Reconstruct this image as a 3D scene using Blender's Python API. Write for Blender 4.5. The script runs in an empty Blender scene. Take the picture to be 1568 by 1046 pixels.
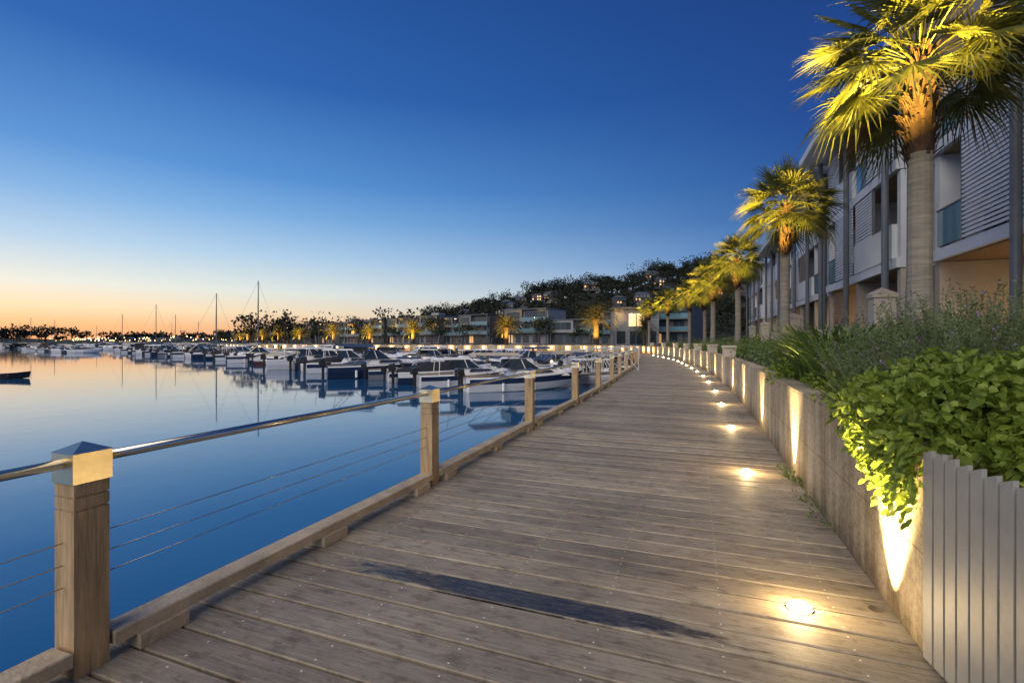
import bpy, math, random
import numpy as np
from mathutils import Vector, Matrix
random.seed(7); rng=np.random.default_rng(7)
S=bpy.context.scene
S.view_settings.view_transform='Standard'; S.view_settings.look='None'; S.view_settings.exposure=0
def lin(h):
    h=h.lstrip('#'); o=[]
    for i in (0,2,4):
        c=int(h[i:i+2],16)/255; o.append(c/12.92 if c<=.04045 else ((c+.055)/1.055)**2.4)
    return (*o,1)
# ---------------- materials
def new(name):
    m=bpy.data.materials.new(name); m.use_nodes=True; return m,m.node_tree.nodes,m.node_tree.links,m.node_tree.nodes['Principled BSDF']
def mat(name,c,rough=.6,var=.25,scale=3,metal=0,bump=0,stretch=(1,1,1),spec=.5,detail=6,c2=None,bs=None):
    m,N,L,B=new(name)
    tc=N.new('ShaderNodeTexCoord'); mp=N.new('ShaderNodeMapping'); mp.inputs['Scale'].default_value=stretch
    L.new(tc.outputs['Object'],mp.inputs[0])
    no=N.new('ShaderNodeTexNoise'); no.inputs['Scale'].default_value=scale; no.inputs['Detail'].default_value=detail; no.inputs['Roughness'].default_value=.65
    L.new(mp.outputs[0],no.inputs['Vector'])
    cr=N.new('ShaderNodeValToRGB'); cr.color_ramp.elements[0].position=.3; cr.color_ramp.elements[1].position=.7
    a=tuple(x*(1-var) for x in c[:3])+(1,); b=c2 if c2 else tuple(min(1,x*(1+var)) for x in c[:3])+(1,)
    cr.color_ramp.elements[0].color=a; cr.color_ramp.elements[1].color=(*b[:3],1)
    L.new(no.outputs['Fac'],cr.inputs[0]); L.new(cr.outputs[0],B.inputs['Base Color'])
    B.inputs['Roughness'].default_value=rough; B.inputs['Metallic'].default_value=metal; B.inputs['Specular IOR Level'].default_value=spec
    if bump:
        n2=N.new('ShaderNodeTexNoise'); n2.inputs['Scale'].default_value=bs or scale*6; n2.inputs['Detail'].default_value=6
        L.new(mp.outputs[0],n2.inputs['Vector'])
        bp=N.new('ShaderNodeBump'); bp.inputs['Strength'].default_value=bump; bp.inputs['Distance'].default_value=.02
        L.new(n2.outputs['Fac'],bp.inputs['Height']); L.new(bp.outputs[0],B.inputs['Normal'])
    return m
def emit(name,c,s,sampling=True):
    m,N,L,B=new(name)
    B.inputs['Base Color'].default_value=(*c[:3],1); B.inputs['Emission Color'].default_value=(*c[:3],1); B.inputs['Emission Strength'].default_value=s
    if not sampling: m.cycles.emission_sampling='NONE'
    return m
def leafmat(name,c,var=.5,scale=8,trans=.3,rough=.5,c2=None):
    m=mat(name,c,rough,var,scale,spec=.35,c2=c2); N=m.node_tree.nodes; L=m.node_tree.links; B=N['Principled BSDF']
    out=N['Material Output']; t=N.new('ShaderNodeBsdfTranslucent'); mx=N.new('ShaderNodeMixShader'); mx.inputs[0].default_value=trans
    src=B.inputs['Base Color'].links[0].from_socket; L.new(src,t.inputs[0]); L.new(B.outputs[0],mx.inputs[1]); L.new(t.outputs[0],mx.inputs[2]); L.new(mx.outputs[0],out.inputs[0])
    return m
# ---------------- mesh builder
class MB:
    def __init__(s): s.v=[]; s.f=[]; s.m=[]; s.uv=[]; s.col=[]
    def face(s,pts,m=0,uv=None,col=None):
        b=len(s.v); s.v.extend([tuple(p) for p in pts]); s.f.append(tuple(range(b,b+len(pts)))); s.m.append(m)
        s.uv.append(uv); s.col.append(col)
    def poly(s,verts,faces,m=0):
        b=len(s.v); s.v.extend([tuple(p) for p in verts])
        for f in faces: s.f.append(tuple(i+b for i in f)); s.m.append(m); s.uv.append(None); s.col.append(None)
    def box(s,x0,x1,y0,y1,z0,z1,m=0):
        v=[(x0,y0,z0),(x1,y0,z0),(x1,y1,z0),(x0,y1,z0),(x0,y0,z1),(x1,y0,z1),(x1,y1,z1),(x0,y1,z1)]
        s.poly(v,[(3,2,1,0),(4,5,6,7),(0,1,5,4),(1,2,6,5),(2,3,7,6),(3,0,4,7)],m)
    def obox(s,c,t,hl,hw,z0,z1,m=0,ch=0):
        n=(-t[1],t[0])
        def q(a,b,z): return (c[0]+t[0]*a+n[0]*b,c[1]+t[1]*a+n[1]*b,z)
        if ch:
            v=[q(-hl,-hw,z0),q(hl,-hw,z0),q(hl,hw,z0),q(-hl,hw,z0),q(-hl,-hw,z1-ch),q(hl,-hw,z1-ch),q(hl,hw,z1-ch),q(-hl,hw,z1-ch),
               q(-hl+ch,-hw+ch,z1),q(hl-ch,-hw+ch,z1),q(hl-ch,hw-ch,z1),q(-hl+ch,hw-ch,z1)]
            s.poly(v,[(3,2,1,0),(0,1,5,4),(1,2,6,5),(2,3,7,6),(3,0,4,7),(4,5,9,8),(5,6,10,9),(6,7,11,10),(7,4,8,11),(8,9,10,11)],m)
        else:
            v=[q(-hl,-hw,z0),q(hl,-hw,z0),q(hl,hw,z0),q(-hl,hw,z0),q(-hl,-hw,z1),q(hl,-hw,z1),q(hl,hw,z1),q(-hl,hw,z1)]
            s.poly(v,[(3,2,1,0),(4,5,6,7),(0,1,5,4),(1,2,6,5),(2,3,7,6),(3,0,4,7)],m)
    def tube(s,p0,p1,r0,r1=None,n=8,m=0,cap=True):
        r1=r0 if r1 is None else r1
        p0=Vector(p0);p1=Vector(p1); d=(p1-p0).normalized(); a=d.orthogonal().normalized(); b=d.cross(a)
        vs=[]
        for p,r in ((p0,r0),(p1,r1)):
            for i in range(n):
                t=2*math.pi*i/n; vs.append(p+a*(math.cos(t)*r)+b*(math.sin(t)*r))
        fs=[(i,(i+1)%n,n+(i+1)%n,n+i) for i in range(n)]
        if cap: fs+= [tuple(range(n))[::-1],tuple(range(n,2*n))]
        s.poly(vs,fs,m)
    def mesh(s,name,mats,smooth=False):
        me=bpy.data.meshes.new(name); me.from_pydata(s.v,[],s.f)
        for m in mats: me.materials.append(m)
        me.polygons.foreach_set('material_index',s.m)
        if any(u is not None for u in s.uv):
            ul=me.uv_layers.new(name='UVMap'); i=0
            for f,u in zip(s.f,s.uv):
                for k in range(len(f)):
                    if u: ul.data[i].uv=u[k]
                    i+=1
        if any(c is not None for c in s.col):
            ca=me.color_attributes.new('rnd','FLOAT_COLOR','CORNER'); i=0
            for f,c in zip(s.f,s.col):
                for k in range(len(f)):
                    ca.data[i].color=c if c else (0,0,0,1); i+=1
        if smooth: me.polygons.foreach_set('use_smooth',[True]*len(s.f))
        me.update(); return me
    def obj(s,name,mats,parent=None,smooth=False,loc=None,rot=None):
        o=bpy.data.objects.new(name,s.mesh(name,mats,smooth)); S.collection.objects.link(o)
        if parent: o.parent=parent
        if loc: o.location=loc
        if rot is not None: o.rotation_euler=(0,0,rot)
        return o
def inst(name,me,loc,rz=0,sc=1,parent=None):
    o=bpy.data.objects.new(name,me); S.collection.objects.link(o); o.location=loc; o.rotation_euler=(0,0,rz)
    o.scale=(sc,sc,sc) if not isinstance(sc,tuple) else sc
    if parent: o.parent=parent
    return o
def empty(name,loc=(0,0,0),rz=0):
    o=bpy.data.objects.new(name,None); S.collection.objects.link(o); o.location=loc; o.rotation_euler=(0,0,rz); return o
def light(name,kind,loc,e,col,parent=None,**k):
    d=bpy.data.lights.new(name,kind); d.energy=e; d.color=col
    tgt=k.pop('target',None)
    for a,b in k.items(): setattr(d,a,b)
    o=bpy.data.objects.new(name,d); S.collection.objects.link(o); o.location=loc
    if tgt is not None: o.rotation_euler=(Vector(tgt)-Vector(loc)).to_track_quat('-Z','Y').to_euler()
    if parent: o.parent=parent
    return o
# ---------------- curves
def catmull(P,n=24):
    P=[np.array(p,float) for p in P]; out=[]
    for i in range(len(P)-1):
        p0=P[max(i-1,0)];p1=P[i];p2=P[i+1];p3=P[min(i+2,len(P)-1)]
        for k in range(n):
            t=k/n; out.append(.5*((2*p1)+(-p0+p2)*t+(2*p0-5*p1+4*p2-p3)*t*t+(-p0+3*p1-3*p2+p3)*t**3))
    out.append(P[-1]); return np.array(out)
Wp=[(-1.35,-6),(.3,-2),(1.97,2.3),(3.24,5.63),(4.37,8.5),(5.52,11.56),(6.65,14.6),(7.88,18.2),(8.9,21.3),(9.9,24.7),(11.35,30),(13.8,40),(15.4,50),(16.1,58),(15.6,65),(13.8,70),(10,73.2),(4,75.2),(-4,77),(-16,80),(-34,86),(-52,96),(-68,114),(-88,150),(-125,215),(-220,330),(-400,480),(-700,560),(-1300,600)]
Rp=[(-5.0,-6),(-3.5,-2),(-1.98,2.23),(-.87,5.11),(.31,8.41),(1.53,11.7),(2.64,14.8),(3.7,17.9),(4.65,20.9),(6.2,25.5),(7.95,31),(10.3,40),(11.8,48),(12.4,55),(12.0,62),(10.6,66.3),(8.3,69.0),(3.6,71.2),(-4.7,73.2),(-17,76.3),(-35.5,82.5),(-54.5,93.2),(-71,112)]
W=catmull(Wp); R=catmull(Rp)
class Curve:
    def __init__(s,P):
        s.P=P; d=np.linalg.norm(np.diff(P,axis=0),axis=1); s.s=np.concatenate([[0],np.cumsum(d)])
    def at(s,u): return np.array([np.interp(u,s.s,s.P[:,0]),np.interp(u,s.s,s.P[:,1])])
    def tan(s,u):
        d=s.at(u+.3)-s.at(u-.3); return d/np.linalg.norm(d)
    def s_of_y(s,y):
        i=np.where(s.P[:,1]>=y)[0][0]; a,b=s.P[i-1],s.P[i]; t=(y-a[1])/(b[1]-a[1]); return s.s[i-1]+t*(s.s[i]-s.s[i-1])
WC=Curve(W); RC=Curve(R)
sW0=WC.s_of_y(2.3); sWend=WC.s[np.argmin(np.abs(W[:,0]+66))]; sRend=RC.s[-1]
# ---------------- world
w=bpy.data.worlds.new('World'); S.world=w; w.use_nodes=True; N=w.node_tree.nodes; L=w.node_tree.links
bg=N['Background']; tc=N.new('ShaderNodeTexCoord'); sx=N.new('ShaderNodeSeparateXYZ'); L.new(tc.outputs['Generated'],sx.inputs[0])
def M(op,a,b=None,clamp=False):
    n=N.new('ShaderNodeMath'); n.operation=op; n.use_clamp=clamp
    for i,x in enumerate((a,b)):
        if x is None: continue
        if isinstance(x,(int,float)): n.inputs[i].default_value=x
        else: L.new(x,n.inputs[i])
    return n.outputs[0]
el=M('MULTIPLY',M('ARCSINE',sx.outputs[2]),180/math.pi/60,True)
ln=M('SQRT',M('ADD',M('MULTIPLY',sx.outputs[0],sx.outputs[0]),M('ADD',M('MULTIPLY',sx.outputs[1],sx.outputs[1]),1e-6)))
dd=M('DIVIDE',M('ADD',M('MULTIPLY',sx.outputs[0],-.788),M('MULTIPLY',sx.outputs[1],.616)),ln)
fac=M('DIVIDE',M('SUBTRACT',dd,.12),.86,True)
def ramp(st):
    r=N.new('ShaderNodeValToRGB'); e=r.color_ramp.elements
    while len(e)<len(st): e.new(.5)
    for q,(a,h) in zip(e,st): q.position=a/60; q.color=lin(h)
    L.new(el,r.inputs[0]); return r.outputs[0]
A=ramp([(0,'#f2a878'),(1.5,'#f6c08c'),(3.0,'#f9e0b8'),(5.2,'#e6ebe2'),(9,'#b2d2ec'),(13,'#7fb2e4'),(17,'#5593d6'),(26,'#2a65b1'),(38,'#204f99'),(60,'#1a4080')])
Bq=ramp([(0,'#8fb0d2'),(5,'#6c99cb'),(9.4,'#4678b8'),(13,'#3263a6'),(22,'#224c94'),(33,'#1b4083'),(60,'#183972')])
mx=N.new('ShaderNodeMix'); mx.data_type='RGBA'; L.new(fac,mx.inputs[0]); L.new(Bq,mx.inputs[6]); L.new(A,mx.inputs[7])
sky=N.new('ShaderNodeTexSky'); sky.sky_type='NISHITA'; sky.sun_disc=False; sky.sun_elevation=math.radians(1); sky.sun_rotation=math.radians(-52)
sc=N.new('ShaderNodeMix'); sc.data_type='RGBA'; sc.blend_type='ADD'; sc.inputs[0].default_value=.01
L.new(mx.outputs[2],sc.inputs[6]); L.new(sky.outputs[0],sc.inputs[7])
L.new(sc.outputs[2],bg.inputs[0]); bg.inputs[1].default_value=1.0
fill_sun=light('dusk_fill','SUN',(0,0,50),2.7,(1,.88,.72)); fill_sun.data.angle=math.radians(60)  # added soft ambient fill from behind left, not the sunset itself
fill_sun.rotation_euler=Vector((.45,.66,-.60)).to_track_quat('-Z','Y').to_euler()
# ---------------- camera
cd=bpy.data.cameras.new('camera'); cam=bpy.data.objects.new('camera',cd); S.collection.objects.link(cam)
cam.location=(0,0,1.5); cam.rotation_euler=(math.radians(90),0,0); cd.lens=17; cd.sensor_width=36; cd.clip_end=5000; cd.clip_start=.05; S.camera=cam
# ---------------- deck material
m_deck,N,L,B=new('weathered_decking')
def nd(t,**k):
    n=N.new('ShaderNode'+t)
    for a,b in k.items(): setattr(n,a,b)
    return n
def MM(op,a,b=None,clamp=False):
    n=nd('Math',operation=op,use_clamp=clamp)
    for i,x in enumerate((a,b)):
        if x is None: continue
        if isinstance(x,(int,float)): n.inputs[i].default_value=x
        else: L.new(x,n.inputs[i])
    return n.outputs[0]
def noise(vec,scale,detail=6,rough=.6):
    n=nd('TexNoise'); n.inputs['Scale'].default_value=scale; n.inputs['Detail'].default_value=detail; n.inputs['Roughness'].default_value=rough; L.new(vec,n.inputs['Vector']); return n.outputs['Fac']
def mapp(vec,s):
    n=nd('Mapping'); n.inputs['Scale'].default_value=s; L.new(vec,n.inputs[0]); return n.outputs[0]
def rampn(f,st):
    r=nd('ValToRGB'); e=r.color_ramp.elements
    while len(e)<len(st): e.new(.5)
    for q,(a,c) in zip(e,st): q.position=a; q.color=c
    L.new(f,r.inputs[0]); return r.outputs[0]
def mixc(f,a,b,bt='MIX'):
    n=nd('Mix',data_type='RGBA',blend_type=bt)
    for i,x in ((0,f),(6,a),(7,b)):
        if isinstance(x,(int,float)): n.inputs[i].default_value=x
        elif isinstance(x,tuple): n.inputs[i].default_value=x
        else: L.new(x,n.inputs[i])
    return n.outputs[2]
uv=nd('UVMap'); at=nd('Attribute',attribute_name='rnd'); sp=nd('SeparateColor'); L.new(at.outputs['Color'],sp.inputs[0])
su=nd('SeparateXYZ'); L.new(uv.outputs[0],su.inputs[0])
g1=noise(mapp(uv.outputs[0],(2.5,60,1)),1,8,.7); g2=noise(mapp(uv.outputs[0],(.9,1.3,1)),1,5,.6)
base=rampn(g1,[(.25,(.205,.172,.13,1)),(.55,(.38,.335,.265,1)),(.8,(.52,.47,.385,1))])
tint=rampn(sp.outputs[0],[(0,(.70,.69,.68,1)),(.5,(.9,.89,.88,1)),(1,(1.15,1.12,1.06,1))])
base=mixc(1.0,base,tint,'MULTIPLY')
base=mixc(1.0,base,rampn(g2,[(.3,(.66,.65,.64,1)),(.65,(1.1,1.09,1.07,1))]),'MULTIPLY')
g4=noise(mapp(uv.outputs[0],(7,14,1)),1,6,.7)
base=mixc(1.0,base,rampn(g4,[(.36,(.62,.60,.58,1)),(.5,(1,1,1,1))]),'MULTIPLY')
fu=MM('SUBTRACT',MM('FRACT',MM('DIVIDE',su.outputs[0],.6)),.5); fu=MM('MULTIPLY',fu,.6)
fv=MM('SUBTRACT',MM('ABSOLUTE',MM('SUBTRACT',MM('FRACT',MM('DIVIDE',su.outputs[1],.2)),.5)),.28); fv=MM('MULTIPLY',fv,.2)
r2=MM('ADD',MM('MULTIPLY',fu,fu),MM('MULTIPLY',fv,fv))
scr=MM('LESS_THAN',r2,.0055**2); 
base=mixc(scr,base,(.75,.7,.62,1))
nz=noise(mapp(uv.outputs[0],(4,18,1)),1,5,.65)
edge=MM('MULTIPLY',MM('SUBTRACT',nz,.5),2.4)
du=MM('ABSOLUTE',MM('SUBTRACT',su.outputs[0],2.0))
vv=MM('ABSOLUTE',MM('SUBTRACT',MM('FRACT',MM('DIVIDE',su.outputs[1],.2)),.5))
ww=nd('MapRange'); L.new(MM('ADD',MM('ADD',du,edge),MM('MULTIPLY',MM('POWER',vv,2.0),2.6)),ww.inputs[0]); ww.inputs[1].default_value=1.3; ww.inputs[2].default_value=.95; ww.inputs[3].default_value=0; ww.inputs[4].default_value=1
n9=noise(mapp(uv.outputs[0],(6,26,1)),1,5,.7)
wetf=MM('MULTIPLY',MM('MULTIPLY',sp.outputs[1],ww.outputs[0]),MM('MULTIPLY',MM('ADD',n9,.38),1.0,True))
base=mixc(wetf,base,(.022,.02,.018,1))
L.new(base,B.inputs['Base Color'])
ro=nd('Mix'); ro.data_type='FLOAT'; L.new(wetf,ro.inputs[0]); ro.inputs[2].default_value=.62; ro.inputs[3].default_value=.2; L.new(ro.outputs[0],B.inputs['Roughness'])
bp=nd('Bump'); bp.inputs['Strength'].default_value=.5; bp.inputs['Distance'].default_value=.006; L.new(g1,bp.inputs['Height']); L.new(bp.outputs[0],B.inputs['Normal'])
# wall material (uses uv metres)
m_wall,N,L,B=new('limestone_wall')
uv=nd('UVMap'); br=nd('TexBrick'); L.new(uv.outputs[0],br.inputs['Vector']); br.inputs['Scale'].default_value=1; br.inputs['Brick Width'].default_value=1.1; br.inputs['Row Height'].default_value=.475; br.inputs['Mortar Size'].default_value=.004
br.inputs['Color1'].default_value=(1,1,1,1); br.inputs['Color2'].default_value=(.86,.86,.86,1); br.inputs['Mortar'].default_value=(.45,.42,.38,1)
n1=noise(mapp(uv.outputs[0],(1.4,1.4,1)),1,8,.7); n2=noise(mapp(uv.outputs[0],(5,.7,1)),1,6,.7); n3=noise(uv.outputs[0],26,8,.75)
c=rampn(n1,[(.3,(.40,.33,.225,1)),(.5,(.58,.50,.36,1)),(.72,(.70,.62,.48,1))])
c=mixc(1.,c,rampn(n2,[(.33,(.50,.46,.40,1)),(.6,(1.05,1.04,1.02,1))]),'MULTIPLY')
c=mixc(1.,c,rampn(n3,[(.32,(.55,.52,.48,1)),(.55,(1.03,1.03,1.03,1))]),'MULTIPLY')
suw=nd('SeparateXYZ'); L.new(uv.outputs[0],suw.inputs[0])
n5=noise(mapp(uv.outputs[0],(2.5,1,1)),1,6,.7)
foot_tone=MM('ADD',suw.outputs[1],MM('MULTIPLY',MM('SUBTRACT',n5,.5),.9))  # colour darkens towards the wall foot, edge broken by noise
c=mixc(1.,c,rampn(foot_tone,[(.02,(.42,.38,.33,1)),(.28,(1,1,1,1))]),'MULTIPLY')
c=mixc(1.,c,br.outputs[0],'MULTIPLY'); L.new(c,B.inputs['Base Color']); B.inputs['Roughness'].default_value=.85
bp=nd('Bump'); bp.inputs['Strength'].default_value=.7; bp.inputs['Distance'].default_value=.025; L.new(n3,bp.inputs['Height']); L.new(bp.outputs[0],B.inputs['Normal'])
# water
m_water,N,L,B=new('harbour_water')
B.inputs['Base Color'].default_value=(.012,.10,.24,1); B.inputs['Roughness'].default_value=.045; B.inputs['IOR'].default_value=1.95; B.inputs['Specular IOR Level'].default_value=.55
tcx=nd('TexCoord'); nn=noise(mapp(tcx.outputs['Object'],(.35,.35,1)),1,3,.5); bp=nd('Bump'); bp.inputs['Strength'].default_value=.04; bp.inputs['Distance'].default_value=.2; L.new(nn,bp.inputs['Height']); L.new(bp.outputs[0],B.inputs['Normal'])

m_post=mat('timber_post',(.38,.27,.15),.7,.4,3,stretch=(9,9,1),bump=.5,bs=9)
m_beam=mat('timber_kerb',(.44,.36,.25),.7,.35,2,stretch=(2,2,2),bump=.4,bs=20)
m_steel=mat('stainless',(.62,.58,.52),.22,.1,5,metal=1)
m_cap=mat('post_cap_metal',(.80,.70,.50),.32,.12,12,metal=1)
m_dark=mat('under_deck_dark',(.015,.013,.012),.9)
m_pile=mat('pile',(.12,.10,.08),.8,.4,2)
m_white=mat('white_render',(.58,.61,.66),.7,.10,.7,bump=.1)
m_cream=mat('cream_render',(.40,.36,.31),.75,.14,.8,bump=.1)
m_soffit=mat('timber_soffit',(.24,.16,.10),.6,.3,1.5,stretch=(1,8,1))
m_grey=mat('grey_metal',(.10,.115,.14),.45,.15,2)
m_louvre=mat('louvre_white',(.60,.63,.69),.5,.06,2)
m_slat=mat('louvre_timber',(.26,.19,.13),.6,.25,2)
m_glass=mat('dark_glass',(.03,.045,.06),.06,.2,1,spec=.8)
m_bal=mat('balustrade_glass',(.11,.22,.28),.08,.1,1,spec=.8)
m_warm=emit('warm_window',(1,.62,.28),1.2)
m_warm2=emit('dim_window',(1,.55,.22),.38,False)
m_lamp=emit('lamp_glass',(1,.82,.50),60)
m_farlamp=emit('far_lamp_glass',(1,.62,.25),9,False)
m_fence=mat('fence_paint',(.27,.27,.255),.5,.14,4,bump=.1)
m_leafb=leafmat('broad_leaf',(.15,.22,.03),.45,7,.35,.45,c2=(.30,.40,.06))
m_rose=leafmat('rosemary_leaf',(.09,.14,.05),.4,5,.2,.6,c2=(.20,.25,.12))
m_strap=leafmat('strap_leaf',(.09,.16,.035),.4,4,.3,.45,c2=(.20,.30,.07))
m_fan=leafmat('fan_palm_leaf',(.085,.105,.028),.4,2.5,.3,.45,c2=(.17,.19,.05))
m_deadf=leafmat('dry_palm_leaf',(.14,.09,.04),.4,5,.2,.7)
m_date=leafmat('date_palm_leaf',(.07,.08,.03),.4,1.2,.25,.6,c2=(.14,.13,.05))
m_trunk=mat('palm_trunk',(.21,.195,.17),.85,.3,2,stretch=(1,1,9),bump=.6,bs=3)
m_fibre=mat('palm_fibre',(.06,.034,.022),.9,.5,9,bump=.8)
m_bark=mat('bark',(.07,.05,.035),.9,.4,4)
m_tree=leafmat('distant_tree_leaf',(.017,.025,.016),.5,.12,.1,.8)
m_flower=mat('lavender_flower',(.22,.14,.30),.7,.3,10)
# ---------------- deck planks
mb=MB(); s=WC.s_of_y(-1.8); k=0; send=sRend-1
while True:
    p=WC.at(s)
    if p[0]<-60: break
    t=WC.tan(s); n=np.array([-t[1],t[0]])
    d=RC.P-p; along=np.abs(d@t); dist=d@n; ok=(dist>2)&(dist<6)
    if not ok.any(): s+=.2; k+=1; continue
    idx=np.where(ok)[0][np.argmin(along[ok])]
    wd=float(dist[idx])+.09
    pitch=.2 if s-sW0<75 else .8
    hl=pitch/2-.009; zt=random.uniform(-.0025,.0025); c=.005; z0=-.035
    rn=random.random()
    V=lambda a,b,z:(p[0]+t[0]*a+n[0]*b,p[1]+t[1]*a+n[1]*b,z)
    off=k*.2
    a0,a1=-hl,hl; b0=-.03; b1=wd
    prof=[(a0,z0),(a0,zt-c),(a0+c,zt),(a1-c,zt),(a1,zt-c),(a1,z0)]
    for j in range(5):
        (A0,Z0),(A1,Z1)=prof[j],prof[j+1]
        mb.face([V(A0,b0,Z0),V(A0,b1,Z0),V(A1,b1,Z1),V(A1,b0,Z1)],0,[(b0,off+.1+A0),(b1,off+.1+A0),(b1,off+.1+A1),(b0,off+.1+A1)],(rn,float(s),0,1))
    for b in (b0,b1):
        mb.face([V(q[0],b,q[1]) for q in prof],0,[(b,off+.1+q[0]) for q in prof],(rn,float(s),0,1))
    s+=pitch; k+=1
ss=None; bd=9
u=WC.s_of_y(-1.8)
for i in range(60):
    p=WC.at(u+i*.2); t=WC.tan(u+i*.2); dv=abs((np.array([0.1,2.83])-p)@t)
    if dv<bd: bd=dv; ss=u+i*.2
mb.col=[(c[0],1.0 if abs(c[1]-ss)<.05 else 0.0,0,1) for c in mb.col]
deck=mb.obj('timber_boardwalk',[m_deck])
def strip(name,C,s0,s1,step,o0,o1,z,mats,par=None,zb=None):
    mb=MB(); u=s0
    def pt(u,o):
        p=C.at(u);t=C.tan(u); return (p[0]-t[1]*o,p[1]+t[0]*o)
    while u<s1:
        v=min(u+step,s1); a=pt(u,o0);b=pt(v,o0);c=pt(v,o1);d=pt(u,o1)
        mb.face([(*a,z),(*b,z),(*c,z),(*d,z)],0,[(u,.8),(v,.8),(v,1),(u,1)])
        if zb is not None:
            mb.face([(*d,z),(*c,z),(*c,zb),(*d,zb)],0,[(u,z),(v,z),(v,zb),(u,zb)])
            mb.face([(*a,zb),(*b,zb),(*b,z),(*a,z)],0,[(u,zb),(v,zb),(v,z),(u,z)])
        u=v
    for u_ in (s0,s1):
        if zb is not None:
            a=pt(u_,o0);d=pt(u_,o1); mb.face([(*a,z),(*d,z),(*d,zb),(*a,zb)],0,[(0,z),(o1-o0,z),(o1-o0,zb),(0,zb)])
    return mb.obj(name,mats,par)
us=strip('gap_shade_sheet',WC,WC.s_of_y(-2),sWend-8,1.0,0.0,3.5,-.07,[m_dark],deck,zb=-.3)  # near-black sheet put in as the shade seen through the plank gaps
fs=strip('fascia',RC,RC.s_of_y(-2),sRend-8,1.0,-.12,0.03,-.045,[m_beam],deck,zb=-.36)
mb=MB()
for i in range(60):
    u=RC.s_of_y(-1)+i*3.2
    if u>sRend-8: break
    p=RC.at(u); t=RC.tan(u); q=p+np.array([t[1],-t[0]])*.25
    mb.tube((q[0],q[1],-3),(q[0],q[1],-.3),.14,n=10)
    q=p+np.array([t[1],-t[0]])*2.8
    mb.tube((q[0],q[1],-3),(q[0],q[1],-.3),.14,n=10)
mb.obj('piles',[m_pile],deck,smooth=True)
# ---------------- railing
rail=empty('boardwalk_railing')
ys=[-1.0,2.23,5.11,8.41,11.7,14.8,17.9,20.9]
su_=[RC.s_of_y(y) for y in ys]
while su_[-1]<sRend-10: su_.append(su_[-1]+3.2)
mb=MB(); mc=MB(); mk=MB(); ms=MB()
for u in su_:
    p=RC.at(u); t=RC.tan(u); H=.07
    mb.obox(p,t,H,H,-.3,.74,0); mb.obox(p,t,H-.006,H-.006,.74,.748,0); mb.obox(p,t,H,H,.748,.80,0)
    mb.obox(p,t,H-.006,H-.006,.80,.808,0); mb.obox(p,t,H,H,.808,.90,0)
    h=.078
    mc.obox(p,t,h,h,.865,1.0,0)
    n=np.array([-t[1],t[0]]); q=lambda a,b,z:(p[0]+t[0]*a+n[0]*b,p[1]+t[1]*a+n[1]*b,z)
    e=h+.004
    mc.poly([q(-e,-e,1.0),q(e,-e,1.0),q(e,e,1.0),q(-e,e,1.0),q(0,0,1.042)],[(0,1,4),(1,2,4),(2,3,4),(3,0,4),(3,2,1,0)],0)
for a,b in zip(su_[:-1],su_[1:]):
    pa=RC.at(a);pb=RC.at(b); t=(pb-pa)/np.linalg.norm(pb-pa); ln_=np.linalg.norm(pb-pa)
    q0=pa+t*.075;q1=pb-t*.075
    ms.tube((*q0,.955),(*q1,.955),.024,n=14)
    for z in (.60,.50,.40): ms.tube((*q0,z),(*q1,z),.0028 if a<su_[8] else .004,n=6)
    n=np.array([-t[1],t[0]])
    c=(pa+pb)/2-n*.02
    mk.obox(c,t,ln_/2-.085,.07,.072,.135,0,ch=.006)
    nb=3
    for i in range(nb):
        cc=pa+t*(.30+(ln_-.6)*i/(nb-1))-n*.03; mk.obox(cc,t,.12,.085,.001,.072,0)
mb.obj('posts',[m_post],rail); mc.obj('post_caps',[m_cap],rail); o=ms.obj('handrail_and_cables',[m_steel],rail,smooth=True)
mk.obj('kerb_beam',[m_beam],rail)
# ---------------- wall
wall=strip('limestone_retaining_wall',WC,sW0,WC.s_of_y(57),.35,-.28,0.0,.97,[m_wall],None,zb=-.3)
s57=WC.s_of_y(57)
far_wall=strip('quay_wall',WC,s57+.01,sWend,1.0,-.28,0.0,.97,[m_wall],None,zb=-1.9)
mp_=MB()
for i,y in enumerate([17.2,23.5,30,36.5,43,49.5,56]):
    u=WC.s_of_y(y); p=WC.at(u);t=WC.tan(u); c=p+np.array([t[1],-t[0]])*.16
    mp_.obox(c,t,.2,.2,-.1,1.28,0); mp_.obox(c,t,.24,.24,1.28,1.36,0,ch=.02)
mp_.obj('wall_piers',[m_cream],wall)
# land
land=MB()
pts=[]
for u in np.concatenate([np.arange(sW0,sWend+40,1.2),np.arange(sWend+45,WC.s[-1],20)]):
    p=WC.at(u);t=WC.tan(u); pts.append(p+np.array([t[1],-t[0]])*.26)
start=[(0.9,-6),(1.55,-.8),(2.1,1.0),(2.3,2.25)]
ring=[tuple(a) for a in start]+[tuple(a) for a in pts[1:]]+[(-2500,900),(-2500,3000),(2500,3000),(2500,-6)]
nR=len(ring)
land.poly([(x,y,.9) for x,y in ring]+[(x,y,-3) for x,y in ring],[tuple(range(nR))[::-1]]+[(i,(i+1)%nR,nR+(i+1)%nR,nR+i) for i in range(nR)])
m_ground=mat('ground_grass',(.035,.042,.022),.9,.4,.8)
lo=land.obj('ground',[m_ground])
import bmesh
bm=bmesh.new(); bm.from_mesh(lo.data); bmesh.ops.triangulate(bm,faces=[f for f in bm.faces if len(f.verts)>4]); bmesh.ops.recalc_face_normals(bm,faces=bm.faces); bm.to_mesh(lo.data); bm.free()
mb=MB(); mb.face([(-3000,-400,-1.6),(3000,-400,-1.6),(3000,3500,-1.6),(-3000,3500,-1.6)]); mb.obj('water',[m_water])
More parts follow.
